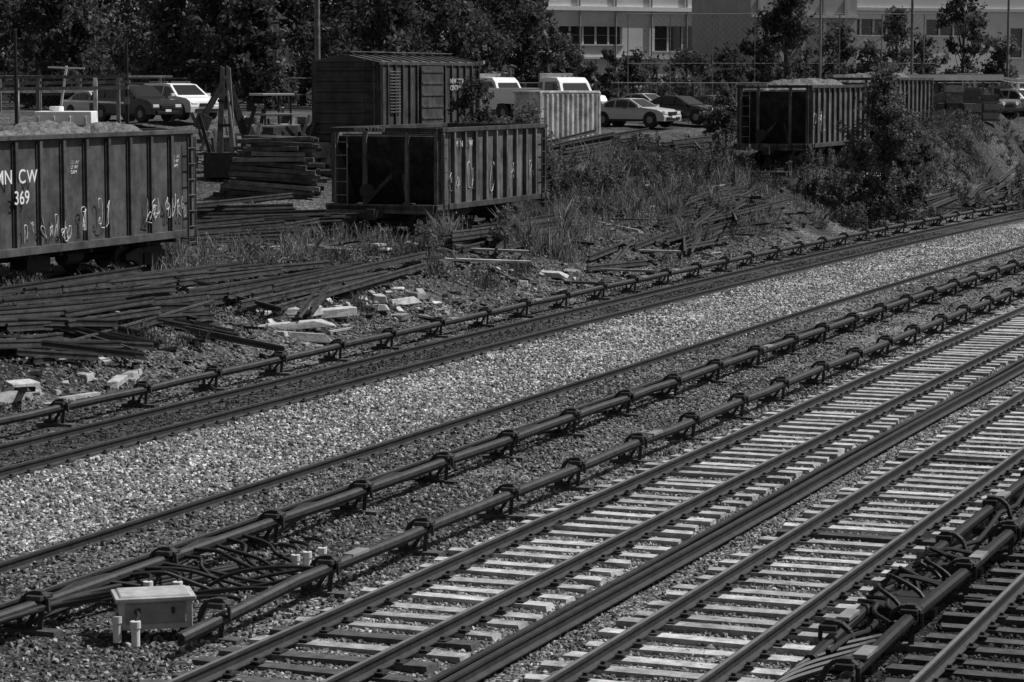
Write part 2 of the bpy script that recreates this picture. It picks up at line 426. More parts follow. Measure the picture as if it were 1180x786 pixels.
def trucks(mb,L,k='rust'):
    for cx in (-L/2+1.75,L/2-1.75):
        for ax in (-.85,.85):
            mb.cyl((cx+ax,-.75,.42),(cx+ax,.75,.42),.08,.08,k,8)
            for y in (-.76,.76):
                mb.cyl((cx+ax,y-.06,.42),(cx+ax,y+.06,.42),.42,.42,k,20)
                mb.cyl((cx+ax,y*1.07,.42),(cx+ax,y*1.3,.42),.12,.1,k,10)
        for y in (-.98,.98):
            mb.poly_y([(cx-1.05,.36),(cx-.7,.34),(cx-.35,.18),(cx+.35,.18),(cx+.7,.34),(cx+1.05,.36),(cx+1.05,.52),(cx+.5,.66),(cx-.5,.66),(cx-1.05,.52)],y-.06,y+.06,k)
            for dx in (-.13,0,.13): mb.cyl((cx+dx,y*1.08,.22),(cx+dx,y*1.08,.5),.06,.06,'black',8)
        mb.box((cx,0,.56),(.36,2.1,.22),k)
    for e in (-1,1):
        mb.beam((e*(L/2-.2),0,.78),(e*(L/2+.75),0,.78),.28,.24,k); mb.box((e*(L/2+.82),0,.78),(.22,.3,.36),k)
        mb.tube([(e*(L/2+.1),.4,.8),(e*(L/2+.4),.45,.55),(e*(L/2+.6),.42,.35)],.03,'black')
def ladder(mb,x,y,z0,z1,axis,k,w=.42,n=6):
    for i in range(n):
        z=z0+(z1-z0)*(i+.3)/n
        if axis=='x': mb.beam((x-w/2,y,z),(x+w/2,y,z),.03,.03,k)
        else: mb.beam((x,y-w/2,z),(x,y+w/2,z),.03,.03,k)
    for e in (-w/2,w/2):
        if axis=='x': mb.beam((x+e,y,z0),(x+e,y,z1),.04,.03,k)
        else: mb.beam((x,y+e,z0),(x,y+e,z1),.04,.03,k,up=(0,1,0))
def car_mtx(s,q,z):
    return Matrix.Translation(W(s,q,z,False))@Matrix.Rotation(TH,4,'Z')
def heap(mb,L,w,zb,hgt,n=60,mm=22):
    vs=[];fs=[]
    for i in range(n+1):
        for j in range(mm+1):
            x=(-.5+i/n)*(L-.2); y=(-.5+j/mm)*(w-.2); e=min(1,(1-abs(2*j/mm-1))*1.6)*min(1,(1-abs(2*i/n-1))*4)
            vs.append((x,y,zb+hgt*e*(.7+.25*math.sin(i*.37)+.15*math.sin(i*.9+j*.4))+random.uniform(-.05,.05)))
    for i in range(n):
        for j in range(mm): a=i*(mm+1)+j; fs.append((a,a+mm+1,a+mm+2,a+1))
    mb.add(vs,fs,'load')
def gondola(name,s0,s1,qn,w,z,sill,rim,nr,k,load=True):
    L=s1-s0; mb=MB(); h=w/2; t=.06
    for e in (-1,1):
        mb.box((0,e*(h-t/2),(sill+rim)/2),(L,t,rim-sill),k)
        mb.box((0,e*(h+.03),rim+.05),(L+.1,.2,.12),k)
        mb.box((0,e*(h+.02),sill+.02),(L,.16,.2),k)
        for i in range(nr):
            x=-L/2+.25+(L-.5)*i/(nr-1)
            mb.box((x,e*(h+.05),(sill+rim)/2+.03),(.13,.1,rim-sill-.16),k)
            mb.box((x,e*(h+.02),(sill+rim)/2),(.24,.04,rim-sill-.18),k)
        mb.box((e*(L/2-t/2-.001),0,(sill+rim)/2-.01),(t,w-.13,rim-sill-.02),k)
        mb.box((e*(L/2+.03),0,rim+.05),(.14,w-.1,.118),k)
        for zz in (.25,.5,.75): mb.box((e*(L/2+.05),0,sill+(rim-sill)*zz),(.1,w-.2,.12),k)
        mb.box((e*(L/2+.12),0,sill-.02),(.3,w-.1,.16),k)
        ladder(mb,e*(L/2-.35),-h-.13,sill-.35,rim-.1,'x',k,n=7)
        ladder(mb,e*(L/2+.18),-h+.3,sill-.3,rim-.1,'y',k,n=7)
    mb.box((0,0,sill-.02),(L-.2,w-.2,.1),'rust'); mb.box((0,0,sill-.2),(L-.3,.5,.35),'rust')
    for i in range(9): mb.box((-L/2+1+(L-2)*i/8,0,sill-.12),(.12,w-.1,.16),'rust')
    mb.box((0,-.6,sill-.35),(1.1,.5,.4),'rust'); mb.cyl((1.3,-.7,sill-.35),(2.1,-.7,sill-.35),.2,.2,'rust',12)
    if load: heap(mb,L,w,rim-.3,.62)
    trucks(mb,L)
    return mb.finish(name,car_mtx((s0+s1)/2,qn+h,z),bevel=.012)
g=gondola('gondola_railcar',49,62.6,33.75,3.1,1.42,.95,3.65,13,'gond')
text(g,'MN',(-3.2,-1.68,2.62),.48); text(g,'C',(-2.2,-1.68,2.62),.48); text(g,'W',(-1.82,-1.68,2.62),.45); text(g,'369',(-2.4,-1.68,2.12),.46)
for i,(a,b,z,h) in enumerate([(-2.0,-1.6,1.15,.55),(-1.2,-.5,1.2,.6),(-.3,.2,1.1,.55),(.5,.9,1.15,.95),(.75,1.0,1.3,.6),(1.5,1.9,1.3,.8),(3.9,4.3,1.3,.75),(4.3,4.5,1.4,.5),(4.95,5.3,1.4,.65),(5.6,5.9,1.4,.6)]):
    scribble(g,a,b,z,h,-1.665,seed=i+3,th=.014)
for x in (.4,5.6):
    text(g,'LD LMT\nLT WT\nCAPY',(x,-1.56,3.0),.12,'dirtywhite')

def hopper(name,s0,s1,qn,w,z,sill,rim,nr,load=False):
    L=s1-s0; mb=MB(); h=w/2; t=.05; D='hopd'
    for e in (-1,1):
        mb.box((0,e*(h-t/2),(sill+rim)/2),(L,t,rim-sill),'hop')
        mb.box((0,e*(h+.03),rim+.05),(L+.06,.2,.14),'hopd')
        mb.box((0,e*(h+.02),sill),(L+.9,.16,.18),'hopd')
        for i in range(nr):
            x=-L/2+.12+(L-.24)*i/(nr-1)
            mb.box((x,e*(h+.06),(sill+rim)/2+.03),(.12,.12,rim-sill-.16),'hop')
        mb.box((e*(L/2+.02),0,rim+.05),(.16,w-.1,.138),D)
        mb.beam((e*(L/2-.05),0,rim-.15),(e*(L/2-1.7),0,sill+.05),w-.12,.05,D,up=(0,0,1))
        for y in (-h+.1,-.75,.75,h-.1):
            mb.beam((e*(L/2+.02),y,rim),(e*(L/2+.02),y,sill),.13,.13,'hop')
        mb.beam((e*(L/2+.02),-.75,sill+.1),(e*(L/2-.9),-.2,sill+1.0),.1,.1,'hop')
        mb.beam((e*(L/2+.02),.75,sill+.1),(e*(L/2-.9),.2,sill+1.0),.1,.1,'hop')
        mb.box((e*(L/2+.25),0,sill-.02),(.6,w-.02,.16),D)
        mb.box((e*(L/2+.5),0,sill-.05),(.1,w,.3),'hop')
        ladder(mb,e*(L/2+.12),h-.32,sill-.2,rim-.05,'y','steelg',n=6)
        ladder(mb,e*(L/2-.3),-h-.12,sill-.35,rim-.1,'x',D,n=6)
        mb.cyl((e*(L/2+.4),.5,sill+.5),(e*(L/2+.46),.5,sill+.5),.26,.26,'rust',16)
        mb.tube([(e*(L/2+.43),.5,sill+.5),(e*(L/2+.43),.5,sill)],.03,'rust')
    for cx in (-L*.2,L*.2):
        for y in (-h*.5,h*.5):
            vs=[]
            for (a,b,zz) in ((1.5,1.5,sill+.1),(.5,.6,.32)):
                for x_,y_ in ((-1,-1),(1,-1),(1,1),(-1,1)): vs.append((cx+x_*a*.6,y+y_*b*.5,zz))
            mb.add(vs,[(3,2,1,0),(4,5,6,7),(0,1,5,4),(1,2,6,5),(2,3,7,6),(3,0,4,7)],'rust')
    mb.box((0,0,sill-.15),(L+.6,.4,.35),'rust')
    for i in range(3): mb.beam((-L/2+.5+i*L/3,-h+.1,rim-.15),(-L/2+.5+i*L/3,h-.1,rim-.15),.12,.1,D)
    if load: heap(mb,L,w,rim-.25,.62,50,16)
    trucks(mb,L+.8)
    return mb.finish(name,car_mtx((s0+s1)/2,qn+h,z),bevel=.01)
hp=hopper('hopper_railcar',77.3,86.8,32.75,3.75,1.42,.98,3.42,11)
text(hp,'WHCN 1378',(-4.86,1.1,3.4),.2,'dirtywhite',rot=(math.pi/2,0,-math.pi/2))
text(hp,'M  N  C  W',(-3.6,-1.95,2.9),.3,'dirtywhite')
for i,(a,b,z,hh) in enumerate([(-4.0,-3.4,1.5,.6),(-2.4,-1.9,1.3,1.1),(-.4,.0,1.3,1.3),(1.4,1.8,1.5,.8),(3.2,3.7,1.6,.7)]): scribble(hp,a,b,z,hh,-1.9,'graf',seed=i+30,th=.014)
h2=hopper('hopper_railcar',114.5,125.5,30.4,3.3,2.55,.98,3.6,12,True)
scribble(h2,-5,-3,1.5,1.2,-1.68,'graf',seed=91)
text(h2,'MTW 9378',(-5.62,1.3,3.62),.22,'dirtywhite',rot=(math.pi/2,0,-math.pi/2))
h3=hopper('hopper_railcar',128,139,30.2,3.3,3.2,.98,3.3,12,True)

def boxcar():
    mb=MB(); L=11;w=3.0;h=w/2;s0=1.0;s1=4.3;k='box'
    mb.box((0,0,(s0+s1)/2),(L,w,s1-s0),k)
    mb.add([(-L/2-.08,-h-.06,s1),(L/2+.08,-h-.06,s1),(L/2+.08,0,s1+.32),(-L/2-.08,0,s1+.32),(-L/2-.08,h+.06,s1),(L/2+.08,h+.06,s1)],[(0,1,2,3),(3,2,5,4),(0,3,4),(1,5,2),(0,4,5,1)],'gond')
    for i in range(11):
        x=-L/2+.3+i*(L-.6)/10
        mb.beam((x,-h-.04,s1+.03),(x,0,s1+.35),.08,.06,'gond'); mb.beam((x,h+.04,s1+.03),(x,0,s1+.35),.08,.06,'gond')
    mb.box((0,0,s1+.42),(L,.5,.05),'gond')
    for e in (-1,1):
        for i in range(7): mb.cyl((e*(L/2),-h+.15,s0+.35+i*.44),(e*(L/2),h-.15,s0+.35+i*.44),.09,.09,k,8)
        mb.box((0,e*(h+.02),s0),(L,.14,.22),k); mb.box((0,e*(h+.02),s1-.06),(L,.1,.14),k)
        for i in range(15):
            x=-L/2+.12+i*(L-.24)/14
            if abs(x)>1.3: mb.box((x,e*(h+.04),(s0+s1)/2),(.1,.1,s1-s0-.2),k)
        mb.box((0,e*(h+.08),(s0+s1)/2-.02),(2.4,.07,s1-s0-.3),k)
        for i in range(6): mb.box((0,e*(h+.13),s0+.4+i*.5),(2.3,.05,.1),k)
        ladder(mb,e*(L/2+.14),-h+.35,s0-.2,s1+.1,'y','rust',n=8)
        ladder(mb,e*(L/2-.35),-h-.12,s0-.2,s1,'x','rust',n=8)
        for i in range(14): mb.box((-L/2+1.6,e*(h+.07),s0+1.2+i*.13),(1.1,.04,.06),k,rx=.5*e)
    mb.box((0,0,s0-.15),(L,.5,.3),k); trucks(mb,L)
    o=mb.finish('boxcar',car_mtx(104.5,44.7+1.5,2.95),bevel=.012)
    text(o,'NEW YORK\nCENTRAL',(2.0,-1.6,3.4),.3,'graf')
boxcar()
def yardtrack(name,q,s0,s1,z):
    mb=MB()
    for g_ in (-.75,.75):
        p=[(s,q+g_,z(s)) for s in np.arange(s0,s1,2.0)]
        n=len(RAILP);vs=[];fs=[]
        for s_,q_,z_ in p:
            for dq,zz in RAILP: vs.append(W(s_,q_+dq,z_+zz-.14,False))
        for j in range(len(p)-1):
            for i in range(n): fs.append((j*n+i,j*n+(i+1)%n,(j+1)*n+(i+1)%n,(j+1)*n+i))
        mb.add(vs,fs,'railside')
    for s in np.arange(s0,s1,.6):
        x,y,_=W(s,q,0,False); mb.box((x,y,z(s)-.2),(.23,2.5,.16),'tie_w',rz=TH)
    mb.finish(name)
yardtrack('siding_track',35.1,46,92,lambda s:1.42)
yardtrack('siding_track',32.0,112,127,lambda s:2.55)
yardtrack('siding_track',46.2,96,114,lambda s:2.95)

# ---------------- rail piles, tie piles, concrete
def pile(name,s,q,L,n,layers,ang=0,spread=.15,kind='rail',k='pilerust',jit=.03):
    mb=MB(); bx,by,_=W(s,q,0,False)
    for l in range(layers):
        nn=max(1,int(n*(1-l*.28)))
        for i in range(nn):
            a=TH+ang+random.gauss(0,jit)+(random.gauss(0,.25) if random.random()<.12 else 0); ll=L*random.uniform(.45,1.05)
            off=(i-nn/2)*spread+random.uniform(-.08,.08); sh=random.uniform(-.2,.2)*L
            cx=bx+math.cos(TH+ang)*sh-math.sin(TH+ang)*off; cy=by+math.sin(TH+ang)*sh+math.cos(TH+ang)*off
            x0,y0=cx-math.cos(a)*ll/2,cy-math.sin(a)*ll/2; x1,y1=cx+math.cos(a)*ll/2,cy+math.sin(a)*ll/2
            zc=tz(cx,cy); hh=.15 if kind=='rail' else .2
            za=max(tz(x0,y0),zc-.35); zb=max(tz(x1,y1),zc-.35); za=min(za,zc+.3); zb=min(zb,zc+.3)
            za+=.04+l*hh+random.uniform(0,.07); zb+=.04+l*hh+random.uniform(0,.07)
            if (za+zb)/2<zc+.04+l*hh: dz=zc+.04+l*hh-(za+zb)/2; za+=dz; zb+=dz
            if kind=='rail':
                if random.random()<.4:
                    mb.beam((x0,y0,za+.08),(x1,y1,zb+.08),.13,.03,k); mb.beam((x0,y0,za+.14),(x1,y1,zb+.14),.03,.12,k); mb.beam((x0,y0,za+.2),(x1,y1,zb+.2),.07,.04,k)
                else:
                    mb.beam((x0,y0,za),(x1,y1,zb),.13,.03,k); mb.beam((x0,y0,za+.07),(x1,y1,zb+.07),.03,.12,k); mb.beam((x0,y0,za+.14),(x1,y1,zb+.14),.07,.045,k)
            else: mb.beam((x0,y0,za+.05),(x1,y1,zb+.05),.23,.18,k)
    return mb.finish(name)
pile('rail_pile',62.5,29.9,11,7,2,.03,.17)
pile('rail_pile',60,31.2,8,4,1,-.06,.25,jit=.08)
pile('rail_pile',51,30.2,8,7,2,.0,.22,jit=.09)
pile('rail_pile',54.5,31.7,9,7,2,-.07,.24,jit=.07)
pile('rail_pile',47.5,29.2,4,5,2,-.15,.22,jit=.2)
pile('rail_pile',46.8,31.0,6,6,2,-.2,.25,jit=.14)
pile('rail_pile',50,29.4,2.6,5,1,-.9,.3,jit=.4)
pile('rail_pile',53.5,29.2,3.5,3,1,-.7,.3,jit=.3)
pile('rail_pile',57,30.6,3,4,1,-.5,.3,jit=.3)
pile('rail_pile',80,41,11,12,6,-.45,.2)
pile('rail_pile',72,38.6,9,9,4,-.3,.2,jit=.06)
pile('rail_pile',96.5,29.4,16,8,2,.02,.22,jit=.04)
pile('rail_pile',101,30.4,13,6,2,.06,.2)
pile('rail_pile',92,28.6,9,4,1,.12,.3,jit=.08)
pile('rail_pile',124,26.4,9,8,3,.02,.2)
pile('rail_pile',131,26.0,9,8,3,.03,.2)
pile('rail_pile',139,25.6,9,8,3,.03,.2)
pile('rail_pile',78,30.8,9,7,3,.0,.2)
pile('rail_pile',82,28.6,7,3,1,.1,.3,jit=.1)
pile('rail_pile',110,39.6,10,9,6,-.1,.22)
pile('rail_pile',117,37,10,7,4,.05,.22)
pile('tie_pile',83.5,39.5,2.8,5,3,-1.1,.3,'tie','tiep',jit=.2)
pile('tie_pile',45.0,31.4,2.2,4,1,.4,.4,'tie','tiep',jit=.3)
pile('tie_pile',108,36.2,2.8,8,4,-.6,.3,'tie','tiep',jit=.15)
mb=MB()
for l in range(13):
    for i in range(5):
        a=math.radians(4)+random.gauss(0,.07); ll=random.uniform(2.4,3.9)*(1-.02*l)
        cx=-9.3+random.uniform(-.35,.35)+.03*l; cy=100+i*.32
        z=1.9+l*.195+random.uniform(-.03,.03)
        tilt=-.1*(1-l/16)+random.gauss(0,.035)
        mb.beam((cx-ll/2*math.cos(a),cy-ll/2*math.sin(a),z-tilt*ll/2),(cx+ll/2*math.cos(a),cy+ll/2*math.sin(a),z+tilt*ll/2),.26,.17,random.choice(['tiep','tiep','wood']))
mb.finish('tie_stack',bevel=.012)
def slabs(name,lst):
    mb=MB()
    for s,q,L,a,w in lst:
        x,y,z=TW(s,q,.05)
        n=max(1,int(L/random.uniform(.7,1.4)))
        for i in range(n):
            t=(i+.5)/n-.5; aa=TH+a
            mb.box((x+math.cos(aa)*L*t,y+math.sin(aa)*L*t,z+random.uniform(-.04,.02)),(L/n*random.uniform(.75,1.05),w*random.uniform(.7,1.15),random.uniform(.14,.24)),random.choice(['conc','conc','concd']),rz=aa+random.uniform(-.15,.15),rx=random.uniform(-.2,.2),ry=random.uniform(-.1,.1),taper=random.uniform(.75,.95),jit=.18)
        for i in range(5):
            xx=x+random.uniform(-1,1)*.9;yy=y+random.uniform(-1,1)*.9
            mb.box((xx,yy,tz(xx,yy)+.03),(random.uniform(.08,.28),random.uniform(.08,.2),random.uniform(.06,.14)),random.choice(['conc','concd']),rz=random.random()*3,rx=random.random(),jit=.3)
    mb.finish(name,bevel=.02)
slabs('concrete_blocks',[(57.5,28.5,2.4,-.5,.3),(58.6,28.9,2.2,-.35,.32),(59.8,28.8,2.3,-.7,.3),(57.1,28.0,1.6,-1.1,.3),(60.9,28.5,1.3,.2,.32)])
slabs('concrete_blocks',[(62.8,28.6,1.1,-1,.45),(63.8,28.8,.7,.4,.4),(64.6,28.5,1.3,-.3,.3),(63.1,27.9,.6,.9,.3),(66,28.6,.9,.1,.4)])
slabs('concrete_blocks',[(48.2,27.7,2.2,.25,.3),(47.2,28.1,.6,1,.3)])
slabs('concrete_blocks',[(43.4,27.9,2.0,0.0,.5),(44.9,28.2,.9,-.4,.3)])
slabs('concrete_blocks',[(76,28.5,1.4,-1.3,.7),(73.5,28.4,.7,.3,.4)])
slabs('concrete_blocks',[(113,28.3,3,.1,.5),(116,28.6,2.4,-.2,.5),(120,28.8,2,0,.6)])
mb=MB()
for i in range(900):
    s=random.uniform(42,112);q=random.uniform(27.2,33.2) if random.random()<.75 else random.uniform(33,42)
    if 76<s<89 and q>32: continue
    if s<63 and q>33: continue
    L=random.uniform(.06,.5) if random.random()<.86 else random.uniform(1,2.6)
    x,y,z=TW(s,q,.02+random.uniform(0,.04))
    mb.box((x,y,z),(L,random.uniform(.04,.16),random.uniform(.03,.1)),random.choice(['rust','rust','wood','tiep','concd','rust','pilerust']),rz=random.uniform(0,3.14),ry=random.gauss(0,.1),rx=random.gauss(0,.2),jit=.2)
mb.finish('scrap_debris')
mb=MB()
for (s,q,L,a,k) in [(72.5,29.6,3.5,-1.1,'dirtywhite'),(74.5,30.2,3,-1.2,'concd'),(80,27.9,3,-1.0,'wood'),(70,31.4,.6,.2,'white'),(70.6,31.9,.5,.9,'white'),(86,28.4,2,-1,'concd')]:
    x,y,z=TW(s,q,.15); mb.box((x,y,z),(L,.28,.07),k,rz=TH+a,ry=.04)
mb.finish('scattered_planks')

# ---------------- vegetation
def rand_unit(n):
    v=rng.normal(size=(n,3)); return v/np.linalg.norm(v,axis=1)[:,None]
def leaves(mb,C,size,k):
    n=len(C); a=rand_unit(n); b=np.cross(a,rand_unit(n)); b/=np.linalg.norm(b,axis=1)[:,None]
    sz=(size*rng.uniform(.6,1.4,n))[:,None]
    V=np.stack([C-a*sz,C-b*sz*.5,C+a*sz,C+b*sz*.5],1).reshape(-1,3)
    o=len(mb.v); mb.v.extend(map(tuple,V.tolist())); F=(np.arange(n*4)+o).reshape(-1,4)
    mb.f.extend(map(tuple,F.tolist())); mb.m.extend([mb.mi(k)]*n)
def sprigs(mb,c,cr,per,nb,size,k,up=.3,tw=0):
    d=rand_unit(nb); d[:,2]+=up; d/=np.linalg.norm(d,axis=1)[:,None]
    ln=cr*rng.uniform(.5,1.5,nb)
    i=rng.integers(0,nb,per); t=rng.random(per)**.75
    P=np.array(c)[None,:]+d[i]*(ln[i]*t)[:,None]*np.array([1,1,.8])+rng.normal(0,.13*cr,(per,3))
    leaves(mb,P,size,k)
    if tw:
        for j in range(min(nb,4)): mb.cyl(c,tuple(np.array(c)+d[j]*ln[j]*np.array([1,1,.8])),tw,tw*.3,'bark',4,False)
def tree(name,x,y,H,R,nleaf,size=.2,k='leaf',base=.25,ncl=16,trunk=.18,z=None,lean=0,up=.3):
    mb=MB(); z0=(tz(x,y) if z is None else z)
    top=Vector((x+lean,y,z0+H*.9)); mid=Vector((x+lean*.4+random.uniform(-.2,.2),y,z0+H*.45)); root=Vector((x,y,z0-.2))
    mb.cyl(root,mid,trunk,trunk*.65,'bark',8); mb.cyl(mid,top,trunk*.65,trunk*.15,'bark',8)
    per=nleaf//ncl
    for i in range(ncl):
        t=random.uniform(base,1.0); ang=random.uniform(0,6.28); prof=math.sin(math.pi*min(1,(t-base)/(1-base)*.7+.3))**.6
        rr=R*prof*random.uniform(.2,1.0)
        c=Vector((x+lean*t+math.cos(ang)*rr,y+math.sin(ang)*rr*.8,z0+H*t))
        st=root.lerp(top,max(.12,t-.22))
        mb.cyl(st,c,trunk*.3,trunk*.08,'bark',5,False)
        cr=R*random.uniform(.25,.5)
        sprigs(mb,tuple(c),cr,int(per*random.uniform(.6,1.4)),9,size,k if random.random()<.8 else 'leafl',up,tw=trunk*.06)
    return mb.finish(name)
def shrub(name,x,y,w,h,n,size=.07,k='leaf',d=None):
    mb=MB(); z=tz(x,y); d=d or w
    ns=max(5,int(w*6))
    for i in range(ns):
        cx=x+random.gauss(0,.28)*w; cy=y+random.gauss(0,.28)*d; ch=h*random.uniform(.3,1.05)*(1-.35*min(1,abs(cx-x)/(w*.5+.01)))
        lx,ly=random.uniform(-.25,.25),random.uniform(-.2,.2)
        zz=tz(cx,cy)
        mb.cyl((cx,cy,zz-.1),(cx+lx,cy+ly,zz+ch),.018,.006,'bark',4,False)
        m=n//ns; t=rng.random(m)**.8
        sp=.05+.16*(1-t)
        P=np.stack([cx+lx*t+rng.normal(0,1,m)*sp,cy+ly*t+rng.normal(0,1,m)*sp,zz+ch*t+rng.normal(0,.04,m)],1)
        P[:,2]=np.maximum(P[:,2],zz+.03)
        leaves(mb,P,size,k)
    return mb.finish(name)
def weeds(name,n,fn,hmin,hmax,wd=.013,k='grass'):
    P=fn(n); P=np.array(P); m=len(P)
    h=hmin+(hmax-hmin)*rng.random(m)**2.2; a=rng.uniform(0,6.28,m); ln=rng.uniform(.05,.8,m)*h
    dx=np.cos(a)*ln; dy=np.sin(a)*ln; pa=rng.uniform(0,6.28,m); wx=np.cos(pa)*wd; wy=np.sin(pa)*wd
    b0=P+np.stack([-wx,-wy,-.03*np.ones(m)],1); b1=P+np.stack([wx,wy,-.03*np.ones(m)],1)
    mid=P+np.stack([dx*.35,dy*.35,h*.6],1); tip=P+np.stack([dx,dy,h],1)
    V=np.stack([b0,b1,mid+np.stack([wx,wy,0*h],1),tip,mid-np.stack([wx,wy,0*h],1)],1).reshape(-1,3)
    mb=MB(); mb.v=list(map(tuple,V.tolist())); mb.f=list(map(tuple,np.arange(m*5).reshape(-1,5).tolist())); mb.mi(k); mb.m=[0]*m
    i=rng.integers(0,m,m); t=rng.uniform(.1,1,m)
    Q=P[i]+np.stack([dx[i]*t,dy[i]*t,h[i]*t],1)+rng.normal(0,.04,(m,3))
    leaves(mb,Q,.04,k)
    mb.finish(name)
def clumps(centers,spread):
    def fn(n):
        c=np.array(centers)[rng.integers(0,len(centers),n)]
        s=c[:,0]+rng.normal(0,spread,n); q=c[:,1]+rng.normal(0,spread*.7,n)
        X=s*DX-q*DY; Y=s*DY+q*DX
        return np.stack([X,Y,terr(X,Y)],1)
    return fn
def region(x0,x1,y0,y1,nc=60,qmin=28.2):
    def fn(n):
        cx=rng.uniform(x0,x1,nc);cy=rng.uniform(y0,y1,nc); i=rng.integers(0,nc,n); sp=rng.uniform(.2,1.0,nc)
        X=cx[i]+rng.normal(0,1,n)*sp[i]*.6;Y=cy[i]+rng.normal(0,1,n)*sp[i]
        s=X*DX+Y*DY; qc=-X*DY+Y*DX+.0004*np.maximum(0,s-65)**2
        k=qc>qmin; X=X[k];Y=Y[k]
        return np.stack([X,Y,terr(X,Y)],1)
    return fn
weeds('weeds',8000,region(-1,10,94,116,80),.1,.75,k='grass')
weeds('weeds',7000,region(0,11,95,118,50),.12,1.0,k='straw')
weeds('weeds',9000,region(9,30,108,146,110),.12,.8,k='grass')
weeds('weeds',5000,region(12,32,114,148,60),.12,.8,k='straw')
weeds('weeds',2600,clumps([(78,30),(80,31.2),(75,31.5),(82,30),(84,31),(79,29.3)],.35),.3,1.2,k='straw')
weeds('weeds',4200,clumps([(random.uniform(44,75),random.uniform(28.5,33)) for _ in range(60)],.25),.08,.45,k='grass')
weeds('weeds',3000,clumps([(random.uniform(84,115),random.uniform(27.6,32)) for _ in range(40)],.35),.1,.5,k='straw')
weeds('weeds',2000,clumps([(random.uniform(62,76),random.uniform(32,37)) for _ in range(24)],.35),.1,.7,k='straw')
weeds('weeds',1500,clumps([(46,32.2),(48,32.5),(56,32.6),(60,32.8),(53,33),(64,32.5)],.35),.15,.6,k='straw')
SH=[(660,100,2.4,1.9,3200),(705,101,2.2,1.6,2800),(625,103,1.8,1.8,2200),(755,104,2.6,1.5,2400),(800,108,2.6,1.7,2400),(575,82,1.0,1.4,1000),(592,84,.7,1.1,700),(500,79,.8,1.0,700),(640,93,1.6,1.3,1500),(680,96,2.0,1.0,1500),(905,118,2.2,1.0,1500),(735,118,3,1.3,2000),(840,118,2.8,1.5,2200),(780,114,3,1.2,2000),(870,112,2,.9,1200),(960,116,2.2,1.9,2400),(985,112,2,1.4,2000),(1060,118,2.6,1.1,1800),(1110,128,3,1.2,2000),(1150,130,3,1.3,2000),(1090,138,3,1.3,1600),(1175,138,2,2.4,2200),(930,113,1.6,1.0,1200),(290,72,.9,.8,600),(300,92,1.5,1.0,900),(720,108,2,1.0,1500),(820,102,2,.9,1300)]
for i in range(26):
    D=random.uniform(122,150); px=random.uniform(1055,1195); x=(px-590)/3000*D
    s=x*DX+D*DY; qc=-x*DY+D*DX+bend(s)
    if qc>28.8: SH.append((px,D,random.uniform(1.5,3),random.uniform(.5,1.3),1300))
for (px,D,w,h,n) in SH:
    shrub('weed_bush',(px-590)/3000*D,D,w,h,n,.06,random.choice(['leaf','leafl','leafl']))
def T(name,px,D,H,R,n,**kw): return tree(name,(px-590)/3000*D,D,H,R,n,**kw)
T('tall_sapling',1018,114,6.6,1.75,17000,size=.085,k='leafl',base=.06,ncl=64,trunk=.07,up=.8)
T('sapling_tree',1044,115,4.6,1.3,7000,size=.085,k='leaf',base=.06,ncl=34,trunk=.05,up=.8)
T('sapling_tree',990,113,3.4,1.3,6000,size=.08,k='leafl',base=.06,ncl=30,trunk=.05,up=.6)
T('sapling_tree',545,104,4.0,1.2,7000,size=.08,k='leaf',base=.06,ncl=40,trunk=.05,up=.7)
T('sapling_tree',560,105,2.6,1.2,4000,size=.08,k='leafl',base=.06,ncl=24,trunk=.05,up=.6)
T('sapling_tree',605,107,2.7,1.6,6500,size=.08,k='leafl',base=.06,ncl=34,trunk=.05)
T('sapling_tree',835,130,2.6,1.3,4500,size=.09,k='leaf',base=.06,ncl=26,trunk=.05)
T('sapling_tree',702,156,4.0,.9,4500,size=.11,k='leaf',base=.06,ncl=28,trunk=.06,up=1)
T('sapling_tree',680,158,3.4,1.0,3500,size=.11,k='leaf',base=.06,ncl=20,trunk=.06,up=.8)
for px,D,H,R in [(-20,165,11,4.2),(35,172,12,4.5),(75,160,8.5,3.2),(110,190,13,4.6),(190,180,12,4.3),(215,168,9,3.2),(262,160,11,3.6),(290,152,6.5,2.6),(320,166,12,4.2),(350,185,14,4.5),(410,170,12,4.3),(440,158,9,3),(455,180,13,4.5),(500,172,11,3.8),(545,180,13,4.2),(585,186,11,3.4),(150,200,13,5),(300,200,15,5),(430,205,15,5),(530,205,15,5),(612,190,8.5,2.4),(30,205,15,5.5),(235,210,15,5.5)]:
    T('deciduous_tree',px,D,H,R,10000,size=.19,k=random.choice(['leaf','leaf','leafl']),base=.06,ncl=50,trunk=.25)
for px,D,H,R,n in [(905,190,8.5,2.6,7000),(878,195,7,2,4000),(1105,185,9.5,2.2,5500),(1030,210,8,2.4,4000),(730,215,4.5,2.2,3000),(790,210,4.2,2.4,3000),(840,205,4.5,2,3000),(650,215,5,2.4,3000),(965,200,6,2.4,3500),(1150,200,5,2.4,3000),(1060,195,5.5,2.2,3000),(1000,190,4.5,2,2500)]:
    T('deciduous_tree',px,D,H,R,n,size=.16,k='leaf',base=.1,ncl=34,trunk=.14,up=.6)
mb=MB()
for i in range(46):
    x=-46+i*2.1+random.uniform(-.8,.8); y=random.uniform(196,208)
    h=random.uniform(1.5,3.4)
    for j in range(4): sprigs(mb,(x+random.uniform(-1,1),y+random.uniform(-.8,.8),4.4+h*random.uniform(.2,.7)),1.0,130,7,.17,'leaf')
    mb.cyl((x,y,4),(x,y,4.4+h*.6),.06,.03,'bark',5)
mb.finish('hedge_row')

